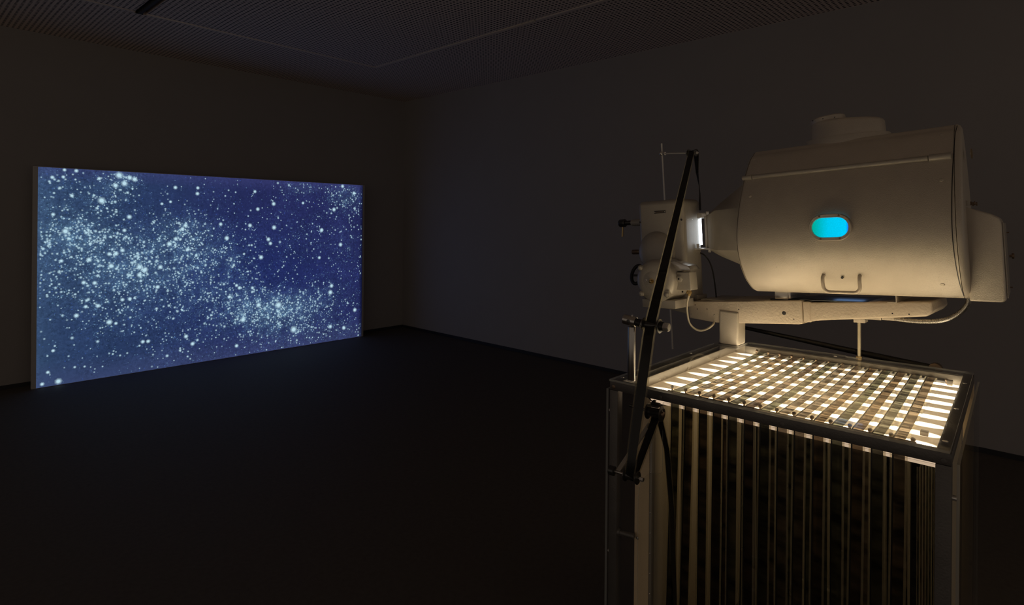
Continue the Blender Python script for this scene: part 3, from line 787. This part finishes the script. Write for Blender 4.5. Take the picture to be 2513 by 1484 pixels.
# bed
z = lambda p: (p.y, p.z)
xl = -.13
top_l = [(.645, -.308), (.178, -.284)]
bl = [(.645, -.308), (.176, -.284), (.174, -.3695), (.19, -.372), (.30, -.378), (.452, -.386), (.52, -.3895), (.640, -.378)]
bed = part('bed', LB().prism(bl[::-1], 'x', xl, .15, .004), M['bedpaint'], prj)
part('bed_rear', LB().prism([(-.225, -.271), (.156, -.291), (.158, -.360), (.10, -.353), (-.212, -.319), (-.228, -.30)], 'x', xl + .022, .13, .006, 3), M['bedpaint'], prj)
part('bed_shoulder', LB().prism([(xl + .006, .1725), (.14, .1725), (.125, .150), (xl + .026, .150)], 'z', -.364, -.288, .003), M['bedpaint'], prj)
part('bed_nose', LB().prism([(.885, -.324), (.646, -.309), (.646, -.372), (.70, -.362), (.80, -.345), (.885, -.340)], 'x', -.09, .035, .003), M['paint_fine'], prj)
def disc(parent, px, py, x, r, mat, depth=.002, nm='screw', rim=0):
    p = la(px, py, 'x', x)
    mb = LB()
    mb.lax(p, (-1, 0, 0), [(0, r), (depth * .6, r * .95), (depth, r * .6)], 16)
    return part(nm, mb, mat, parent)
f = disc(bed, 1778, 774, xl, .0135, M['blackmetal'], .003, 'bushing')
disc(bed, 1778, 774, xl - .003, .005, M['bronze'], .003, 'axle_end')
disc(bed, 1924, 768, xl, .0075, M['blackmetal'], .001, 'hole')
for p in ((1711, 758), (1735, 758), (1813, 759), (1948, 783), (1706, 748)): disc(bed, *p, xl, .0022, M['black'], .0008, 'hole')
for p in ((1697, 771), (1753, 773)): disc(bed, *p, xl, .004, M['paint_fine'], .002, 'screw')
for p in ((2231, 771), (2190, 769)): disc(bed, *p, xl + .022, .0024, M['black'], .0008, 'hole')
part('cover_plate', LB().box(-.10, .10, .49, .60, -.3025, -.297, .001), M['paint_fine'], bed)
part('slide_rail', LB().box(-.085, .09, .20, .31, -.290, -.284, .002), M['blackmetal'], bed)
# supports between bed and lamp housing
part('slide_foot', LB().box(-.10, -.04, .235, .285, -.284, -.2515, .003).box(-.10, .10, .225, .235, -.280, -.2515, .001), M['bright'], prj)
part('channel_foot', LB().box(-.112, .10, -.128, -.1255, -.279, -.2515).box(-.112, .10, -.1255, -.10, -.279, -.2765).box(-.112, .10, -.1255, -.09, -.254, -.2515), M['paint'], prj)
part('reflector_plate', LB().box(-.10, .10, -.10, .19, -.2835, -.281, .001), M['slideplate'], bed, 'shiny blue lit plate between bed and lamp housing')
# support rod under the rear of the bed
part('support_block', LB().box(-.02, .02, -.003, .035, -.366, -.338, .002), M['paint'], prj)
part('bottom_bar', LB().box(-.02, .02, -.055, -.004, -.352, -.336, .001).box(-.02, .02, -.118, -.057, -.3505, -.330, .001), M['paint'], prj)
part('support_rod', MB().cyl((2.466, .5275, 1.0945), (2.466, .5285, 1.236), .0062, seg=16), M['rodm'], prj)
part('rod_nut', MB().cyl((2.466, .5275, 1.0942), (2.466, .5275, 1.108), .0105, seg=6), M['brass'], prj)

# ---- lamp housing: drum section swept along the optical axis
prof = [(-.075, .303), (-.09, .302), (-.105, .290), (-.135, .268), (-.190, .195), (-.235, .115), (-.268, .035), (-.284, -.03), (-.283, -.085), (-.262, -.145), (-.225, -.198), (-.178, -.236), (-.150, -.249), (-.120, -.253), (-.075, -.254)]
# smooth the section
def smooth_prof(pr, n=6):
    out_ = []
    P = [Vector((p[0], p[1])) for p in pr]
    for i in range(len(P) - 1):
        a = P[max(i - 1, 0)]; b = P[i]; c_ = P[i + 1]; d = P[min(i + 2, len(P) - 1)]
        for k in range(n):
            t = k / n
            out_.append(.5 * ((2 * b) + (c_ - a) * t + (2 * a - 5 * b + 4 * c_ - d) * t * t + (3 * b - a - 3 * c_ + d) * t ** 3))
    out_.append(P[-1]); return out_
hp = smooth_prof(prof, 4)
XC = -.075                                       # middle of the drum
full = [(p.x, p.y) for p in hp if p.x <= XC] 
full = full + [(2 * XC - a, b) for a, b in full[::-1]]
cz = .02
def skew(x_, y_): return y_ + (.085 * (x_ + .20) if y_ < -.3 else 0)     # the rear end is not quite square to the axis
def ringat(y, s): return [(XC + (px_ - XC) * s, skew(px_, y), cz + (pz_ - cz) * s) for px_, pz_ in full]
YA, YB = .337, -.323
house = part('lamp_housing', LB().loft([ringat(YA + .004, .975), ringat(YA + .001, .992), ringat(YA - .004, 1), ringat(.0, 1), ringat(YB, 1)]), M['paint'], prj, 'big hammered grey drum shaped lamp housing')
part('front_rim', LB().loft([ringat(YA + .0075, .93), ringat(YA + .0065, .985), ringat(YA + .0045, .99)]), M['paint_fine'], house)
part('end_cap', LB().loft([ringat(YB - .001, .992), ringat(YB - .003, 1.004), ringat(YB - .009, .999), ringat(YB - .015, .985), ringat(YB - .0185, .955), ringat(YB - .020, .90)]), M['paint'], house, 'rounded end cap of the lamp housing')
part('door_seam', LB().loft([[(px_ * 1.0012 - .0006, yy, cz + (pz_ - cz) * 1.0012) for px_, pz_ in full[6:46]] for yy in (-.3205, -.3228)], False), M['black'], house, recalc=False)
# hinge rod
hx, hz = -.197, .192
part('hinge_rod', LB().cyl((hx, .306, hz), (hx, -.258, hz), .0088, seg=20, bev=.001), M['paint_fine'], house)
part('hinge_knuckle', LB().cyl((hx, .345, hz), (hx, .3075, hz), .0095, seg=20, bev=.001), M['paint_fine'], house)
part('hinge_knuckle', LB().cyl((hx, -.260, hz), (hx, -.318, hz), .0115, seg=20, bev=.001), M['paint_fine'], house)
for y0, y1 in ((.300, .330), (-.262, -.312)):
    a_, b_ = min(y0, y1), max(y0, y1)
    t_ = [(hx + .014, hz + .002), (hx + .037, hz + .033), (hx + .0355, hz + .0345), (hx + .012, hz + .004)]
    hl = part('hinge_leaf', LB().prism(t_, 'y', a_, b_), M['paint_fine'], prj)
    for yy in (a_ + .01, b_ - .01):
        part('screw', LB().lax((hx + .0275, yy, hz + .0235), (-.8, 0, .6), [(0, .0055), (.002, .005), (.003, .003)], 12), M['paint'], hl)
def on_side(px, py, x): return la(px, py, 'x', x)
def side_n(zv):
    """x of the near side and its outward normal at height zv"""
    best = None
    for a, b in zip(hp, hp[1:]):
        if min(a.y, b.y) <= zv <= max(a.y, b.y) and abs(a.y - b.y) > 1e-6:
            t = (zv - a.y) / (b.y - a.y); best = (a.x + (b.x - a.x) * t, Vector((-(a.y - b.y), 0, -(b.x - a.x))))
    x_, n_ = best; n_ = Vector((n_.x, 0, n_.z)).normalized()
    if n_.x > 0: n_ = -n_
    return x_, n_
for (px, py, x) in ((1852, 391, -.13), (2312, 331, -.125), (1839, 481, -.24), (2311, 441, -.23), (2314, 698, -.215), (1911, 655, -.24)):
    p = la(px, py, 'x', x); xx, nn = side_n(p.z)
    part('rivet', LB().lax((xx - .0002 * 1, p.y, p.z), nn, [(-.002, .0065), (.0012, .006), (.0025, .003)] if px != 1911 else [(-.002, .002), (.001, .0015)], 14), M['paint'], house)
# window
wc = Vector((0, .0115, -.0150))
xw, nw = side_n(wc.z)
def stad(hw, hh, n=10):
    out_ = []
    for k in range(n + 1):
        a = -math.pi / 2 + math.pi * k / n; out_.append((hw - hh + math.cos(a) * hh, math.sin(a) * hh))
    for k in range(n + 1):
        a = math.pi / 2 + math.pi * k / n; out_.append((-(hw - hh) + math.cos(a) * hh, math.sin(a) * hh))
    return out_
def stadring(hw, hh, x): return [(x, wc.y + p[0], wc.z + p[1]) for p in stad(hw, hh)]
win = part('window_frame', LB().loft([stadring(.067, .0455, xw + .006), stadring(.067, .0455, xw - .010), stadring(.0655, .044, xw - .012), stadring(.058, .0340, xw - .012), stadring(.0565, .0325, xw - .006), stadring(.056, .032, xw - .004)], False), M['paint_fine'], prj)
part('window_glass', LB().loft([stadring(.0575, .0335, xw - .0030), stadring(.0575, .0335, xw - .0072)], True), M['window'], win, 'glowing cyan glass')
for a, b in ((-.030, .0385), (.030, .0385), (-.030, -.0385), (.030, -.0385)):
    part('screw', LB().lax((xw - .0118, wc.y + a, wc.z + b), (-1, 0, 0), [(0, .0032), (.0015, .003), (.0022, .0015)], 10), M['bronze'], win)
# handle
hpts = []
zt_ = -.176
for y_, sgn in ((.058, 1), (-.058, -1)):
    pass
xh, _ = side_n(-.180)
def hp3(y_, z_, o): return (xh - o, y_ - .001, z_)
cor = .020
H = [hp3(.056, -.178, -.01), hp3(.0565, -.180, .004), hp3(.057, -.186, .010), hp3(.057, -.200, .012), hp3(.057, -.214, .010)]
for k in range(1, 6):
    a = math.pi / 2 * k / 5; H.append(hp3(.057 - cor + cor * math.cos(a), -.216 - cor * math.sin(a), .009))
H2 = [(x_, -y_ - .002, z_) for x_, y_, z_ in H[::-1]]
part('handle', LB().tube(H + H2, .0058, 12), M['bedpaint'], house, 'bent rod handle')
part('latch_hole', LB().lax((xh - .002, -.003, -.187), (-.9, 0, -.3), [(-.004, .0042), (.0006, .0042), (.001, .002)], 12), M['black'], house)
# flue on top
fl = part('flue_base', LB().loft([[(math.cos(a) * .10 * s, .028 + math.sin(a) * .143 * s, z_) for a in [2 * math.pi * k / 40 for k in range(40)]] for s, z_ in ((1, .285), (1, .320), (.99, .3225), (.88, .3235))]), M['paint'], prj)
def oval(ry, rx, yc_, z0): return [(math.cos(2 * math.pi * k / 40) * rx, yc_ + math.sin(2 * math.pi * k / 40) * ry, z0 + (0.0)) for k in range(40)]
def oval_t(ry, rx, yc_, zr, zl):
    # tilted top: zl at the front end, zr at the rear end
    return [(math.cos(2 * math.pi * k / 40) * rx, yc_ + math.sin(2 * math.pi * k / 40) * ry, zr + (zl - zr) * (.5 + .5 * math.sin(2 * math.pi * k / 40))) for k in range(40)]
part('flue', LB().loft([oval(.128, .085, .026, .322), oval(.126, .084, .026, .330), oval_t(.124, .082, .026, .366, .386), oval_t(.119, .078, .026, .375, .393), oval_t(.108, .070, .024, .380, .397), oval_t(.09, .055, .022, .382, .398)]), M['paint'], fl)
part('flue_cap', LB().lax((0, .088, .385), (0, .12, 1), [(0, .060), (.020, .060), (.024, .056), (.0255, .045)], 32), M['paint'], fl)
for k in range(3):
    part('screw', LB().lax((-.0598 * math.cos(.5 * (k - 1)), .088 + .0598 * math.sin(.7 * (k - 1)), .398), (-1, 0, 0), [(0, .002), (.0015, .0015)], 8), M['black'], fl)
# rear lamp adjustment box
def shear_rear(mb):
    for v in mb.bm.verts: v.co.y += .085 * (v.co.x + .175)
    return mb
rb = part('rear_box', shear_rear(LB().prism([(-.336, .034), (-.400, .008), (-.418, -.004), (-.424, -.022), (-.424, -.250), (-.416, -.257), (-.336, -.257)], 'x', -.175, .08, .005, 3)), M['paint'], prj, 'smaller box fixed behind the lamp housing')
part('back_lid', shear_rear(LB().box(-.165, .07, -.4285, -.4245, -.245, -.02, .001)), M['paint_fine'], rb)
part('lid_knob', LB().lax((-.10, -.4288, -.122), (0, -1, 0), [(0, .004), (.005, .004), (.006, .0085), (.011, .0085), (.012, .006)], 16), M['bronze'], rb)
for z_ in (-.05, -.215):
    part('lid_pin', LB().lax((-.13, -.4288, z_), (0, -1, 0), [(0, .002), (.006, .002)], 8), M['bronze'], rb)
part('hinge_plate', LB().box(-.172, -.169, -.352, -.3365, .036, .052, .0005), M['paint_fine'], rb)
for k in (0, 1):
    part('wing_screw', LB().lax((-.160 + k * .035, -.3512, .043 - .001 * k), (0, -1, 0), [(0, .006), (.003, .006), (.004, .003), (.008, .003), (.009, .006), (.012, .006)], 12), M['bronze'], rb)
part('maker_disc', LB().lax((-.12, YB - .0335, .20), (0, -1, 0), [(0, .016), (.001, .016), (.0015, .012)], 20), M['brass'], house)
# flexible conduit
cp = [la(*p, 'x', -.02) for p in ((2379, 722), (2378, 735), (2372, 750), (2360, 763), (2345, 774), (2325, 783), (2300, 788), (2275, 789), (2245, 788), (2215, 785), (2195, 782))]
def spline(P, n):
    out_ = []
    for i in range(len(P) - 1):
        a = P[max(i - 1, 0)]; b = P[i]; c_ = P[i + 1]; d = P[min(i + 2, len(P) - 1)]
        for k in range(n):
            t = k / n
            out_.append(.5 * ((2 * b) + (c_ - a) * t + (2 * a - 5 * b + 4 * c_ - d) * t * t + (3 * b - a - 3 * c_ + d) * t ** 3))
    out_.append(P[-1]); return out_
cs = spline(cp, 24)
# resample evenly, ribbed
L_ = [0.0]
for a, b in zip(cs, cs[1:]): L_.append(L_[-1] + (b - a).length)
step = .00085; pts = []; rad = []; s_ = 0; j = 0; n = 0
while s_ < L_[-1]:
    while L_[j + 1] < s_: j += 1
    t = (s_ - L_[j]) / (L_[j + 1] - L_[j]); pts.append(cs[j].lerp(cs[j + 1], t)); rad.append(.0088 if n % 4 < 2 else .0072); n += 1; s_ += step
part('flexible_conduit', LB().tube(pts, rad, 12), M['steel'], prj, 'ribbed metal conduit curving under the rear box')

# ---- light cone and gate
sm = [(-.045, .056), (-.045, -.078), (-.03, -.088), (.03, -.088), (.045, -.078), (.045, .056), (.03, .066), (-.03, .066)]
lg = [(-.115, .082), (-.115, -.092), (-.055, -.165), (.055, -.165), (.115, -.092), (.115, .082), (.055, .185), (-.055, .185)]
lg2 = [(a * 1.12, b * 1.05) for a, b in lg]
md = [(-.098, .078), (-.098, -.089), (-.05, -.118), (.05, -.118), (.098, -.089), (.098, .078), (.05, .108), (-.05, .108)]
part('light_cone', LB().loft([[(a, .588, b) for a, b in sm], [(a, .520, b) for a, b in md], [(a, .405, b) for a, b in lg], [(a, .3455, b) for a, b in lg2]]), M['paint_fine'], prj, 'faceted metal light cone between housing and gate')
part('cone_lip', LB().box(-.052, -.046, .583, .592, -.082, .060, .001).box(-.053, -.046, .568, .583, .062, .080, .001).box(-.052, -.0465, .570, .580, -.100, -.084, .002), M['bright'], prj)
part('gate_hood', LB().prism([(.628, .052), (.628, .076), (.586, .074), (.583, .052)], 'x', -.05, .05, .001), M['bright'], prj)
part('gate_shelf', LB().box(-.06, .05, .560, .645, -.088, -.080, .002), M['bright'], prj)
part('light_aperture', LB().box(-.040, .040, .5885, .5900, -.072, .050), M['gate'], prj, 'glaring white light at the mouth of the cone')
part('gate_bracket', LB().box(-.054, -.046, .620, .634, -.079, -.060, .001), M['bright'], prj)
part('gate_slot', LB().box(-.005, .006, .6365, .6388, -.066, .050), M['slot'], prj, 'glaring white slit of light at the film gate')
# ---- projector head
hd = part('projector_head', LB().box(-.140, .012, .640, .874, -.308, .140, .022, 5), M['paint_fine'], prj, 'rounded grey projector head')
part('head_skirt', LB().box(-.075, .012, .628, .66, -.306, -.285, .004), M['paint_fine'], hd)
part('dome_cover', LB().lax((-.1385, .781, -.093), (-1, 0, 0), [(0, .094), (.004, .0935), (.012, .088), (.022, .078), (.029, .058), (.033, .034), (.034, .012)], 48), M['paint_fine'], hd)
def tag_box(px0, py0, px1, py1, x):
    a = la(px0, py1, 'x', x); b = la(px1, py0, 'x', x); return a, b
a, b = tag_box(1606, 516, 1633, 524, -.141)
lbp = part('name_plate', LB().box(-.1425, -.1395, min(a.y, b.y), max(a.y, b.y), min(a.z, b.z), max(a.z, b.z), .0006), M['plate'], prj)
part('plate_text', LB().box(-.1432, -.1426, min(a.y, b.y) + .010, max(a.y, b.y) - .010, (a.z + b.z) / 2 - .0016, (a.z + b.z) / 2 + .0016), M['bronze'], lbp)
for yy in (min(a.y, b.y) + .004, max(a.y, b.y) - .004):
    part('screw', LB().lax((-.1426, yy, (a.z + b.z) / 2), (-1, 0, 0), [(0, .002), (.001, .0012)], 8), M['bright'], lbp)
for px, py, r in ((1672, 539, .0048), (1573, 545, .0045)):
    p = la(px, py, 'x', -.139); part('screw', LB().lax((-.138, p.y if py != 545 else .865, p.z), (-1, 0, 0), [(0, r), (.0025, r * .8), (.003, r * .4)], 12), M['blackmetal'], hd)
for px, py in ((1688, 538), (1699, 538)):
    p = la(px, py, 'y', .640); part('screw', LB().lax((p.x, .6402, p.z), (0, -1, 0), [(0, .002), (.001, .0015)], 8), M['bright'], hd)
# focus knob and shafts on the lens side
part('shaft_boss', LB().lax((-.05, .8735, .049), (0, 1, 0), [(0, .019), (.003, .017), (.084, .0165), (.096, .014)], 24), M['paint_fine'], hd)
kb = part('focus_knob', LB().lax((-.05, .9700, .050), (0, 1, 0), [(0, .011), (.036, .011), (.0362, .016), (.040, .0195), (.066, .0195), (.070, .017)], 24), M['blackmetal'], prj)
part('crank_pin', LB().cyl((-.05, 1.024, .033), (-.052, 1.028, -.016), .0042, .0050, seg=12), M['brass'], kb)
part('drive_shaft', LB().cyl((-.05, .8735, -.092), (-.05, .972, -.092), .0115, seg=18, bev=.001), M['bronze'], hd)
wh = LB()
for k in range(24):
    pass
wc_ = la(1556, 676, 'x', -.06)
pp = [Vector((-.06 + .018 * math.sin(a), wc_.y - .018 + .030 * math.cos(a), wc_.z + .005 + .042 * math.sin(a))) for a in [2 * math.pi * k / 28 for k in range(29)]]
part('hand_wheel', LB().tube(pp, .0085, 10, False).box(-.064, -.056, wc_.y - .045, wc_.y + .006, wc_.z - .004, wc_.z + .006), M['black'], hd)
# ---- motor
mc = la(1606, 689, 'x', -.295)
mr_ = .0905
mt_ = part('motor', LB().lax((-.295, mc.y, mc.z), (1, 0, 0), [(-.012, .050), (-.010, .066), (-.004, .080), (.004, .0885), (.012, mr_), (.13, mr_), (.1305, .088), (.155, .084)], 48), M['paint_fine'], prj, 'round grey drive motor with its end facing the room')
part('end_disc', LB().lax((-.3055, mc.y + .006, mc.z), (-1, 0, 0), [(0, .040), (.0015, .0395), (.0022, .038)], 32), M['paint_fine'], mt_)
part('spindle', LB().lax((-.3078, mc.y + .006, mc.z - .001), (-1, 0, 0), [(0, .012), (.001, .012), (.0012, .0065), (.012, .0065), (.013, .005)], 16), M['brass'], mt_)
part('screw', LB().lax((-.3078, mc.y + .032, mc.z + .003), (-1, 0, 0), [(0, .0045), (.0015, .004), (.002, .002)], 10), M['bright'], mt_)
for ang in (138, 222, -42):
    yb = mc.y + math.cos(math.radians(180 - ang)) * .082; zb = mc.z + math.sin(math.radians(ang)) * .082
    part('bolt_lug', LB().lax((-.300, yb, zb), (1, 0, 0), [(-.012, .006), (-.009, .010), (-.002, .0115), (.03, .0115)], 14), M['paint_fine'], mt_)
part('vent_flap', LB().prism([(mc.y - .052, mc.z - .040), (mc.y - .072, mc.z - .036), (mc.y - .074, mc.z - .062), (mc.y - .060, mc.z - .070)], 'x', -.306, -.285, .001), M['paint_fine'], mt_)
part('motor_foot', LB().box(-.28, -.13, mc.y - .085, mc.y + .075, -.324, mc.z - .080, .003), M['paint_fine'], mt_)
# junction box of the motor
jb = part('junction_box', LB().prism([(.632, -.175), (.632, -.247), (.552, -.247), (.556, -.172)], 'x', -.262, -.205, .004, 3), M['paint_fine'], prj, 'small metal cable box on the side of the motor')
part('box_lid', LB().prism([(.628, -.172), (.556, -.165), (.570, -.147), (.630, -.130), (.664, -.133), (.668, -.160)], 'x', -.250, -.175, .002), M['bright'], jb)
p = la(1667, 684, 'x', -.266)
part('hex_boss', LB().lax((-.2625, p.y, p.z), (-1, 0, .0), [(0, .0145), (.006, .0145), (.008, .0115)], 6), M['paint_fine'], jb)
part('box_screw', LB().lax((-.2707, p.y, p.z), (-1, 0, 0), [(0, .004), (.001, .004)], 10), M['black'], jb)
for px, py in ((1664, 715), (1675, 713)):
    p = la(px, py, 'x', -.235); part('screw', LB().lax((-.235, p.y, -.256), (-1, 0, 0), [(0, .004), (.003, .003)], 8), M['black'], jb)
part('cable_gland', LB().lax((-.233, .5775, -.2475), (0, 0, -1), [(0, .0095), (.006, .0095), (.007, .012), (.015, .012), (.016, .008), (.024, .007)], 8), M['brass'], jb)
cc = spline([Vector((-.233, .5775, -.268))] + [la(*p, 'x', x) for p, x in (((1686, 745), -.232), ((1687, 770), -.228), ((1692, 792), -.215), ((1703, 805), -.20), ((1718, 811), -.185), ((1735, 807), -.17), ((1749, 797), -.155), ((1752, 790), -.135))], 6)
part('cream_cable', LB().tube(cc, .0042, 10), M['cream'], prj, 'cream coloured power cable looping below the motor')
bc = spline([la(*p, 'x', -.01) for p in ((1712, 620), (1720, 621), (1730, 627), (1741, 642), (1749, 665), (1754, 695), (1757, 720))] + [Vector((-.01, .575, -.304))], 6)
part('black_cable', LB().tube(bc, .0030, 8), M['black'], prj, 'thin black cable arching from the head to the bed')
# lamp light escaping below the housing
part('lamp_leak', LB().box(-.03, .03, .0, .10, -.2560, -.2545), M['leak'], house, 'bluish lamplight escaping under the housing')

# ---- rod with the topmost roller
rod = thing('roller_rod', tuple(ML @ Vector((.045, .815, -.545))), 'thin vertical steel rod behind the projector head carrying the topmost film roller', 'rod')
p0_, p1_ = la(1623.5, 352, 'x', .045), la(1650.5, 856, 'x', .045)
part('rod_shaft', LB().cyl(p0_, p1_, .0042, seg=14), M['rodm2'], rod)
c = la(1623.5, 377, 'x', .045)
tr_ = ML_INV @ R['top']
part('clamp_ball', LB().ball(c, .0115, 16), M['bright'], rod)
d = (tr_ - c).normalized()
part('clamp_collar', LB().cyl(c + d * .012, c + d * .024, .0075, seg=16).cyl(c + d * .010, c + d * .014, .0055, seg=12), M['bright'], rod)
part('cross_rod', LB().cyl(c + d * .022, tr_ - d * .030, .0038, seg=12), M['rodm2'], rod)
part('end_collar', LB().cyl(tr_ - d * .034, tr_ - d * .026, .0078, seg=16), M['bright'], rod)
a = (ML.to_3x3() @ d).normalized()
spool(rod, R['top'], .0110, .0190, .0170, axis=tuple(a))
part('end_nut', MB().lax(R['top'] + a * .0225, a, [(0, .007), (.005, .007), (.006, .004), (.010, .0035)], 10), M['bright'], rod)

# dark arm behind the cabinet, sloping down to a round end
b0, b1 = at(1838, 806, 'x', 2.62), at(2296, 905, 'x', 2.62)
bar = thing('rear_arm', tuple(b1), 'slim black arm sloping down behind the cabinet to a round knob', 'arm')
dd = (b0 - b1).normalized()
part('arm_tube', MB().tube([b0 + dd * .04, lerpv(b0, b1, .5), b1], [.0075, .011, .0135], 14), M['black'], bar)
part('end_knob', MB().lax(b1 + Vector((-.012, 0, 0)), (1, 0, 0), [(0, .018), (.002, .0215), (.026, .0215), (.028, .018)], 24), M['bronze'], bar)
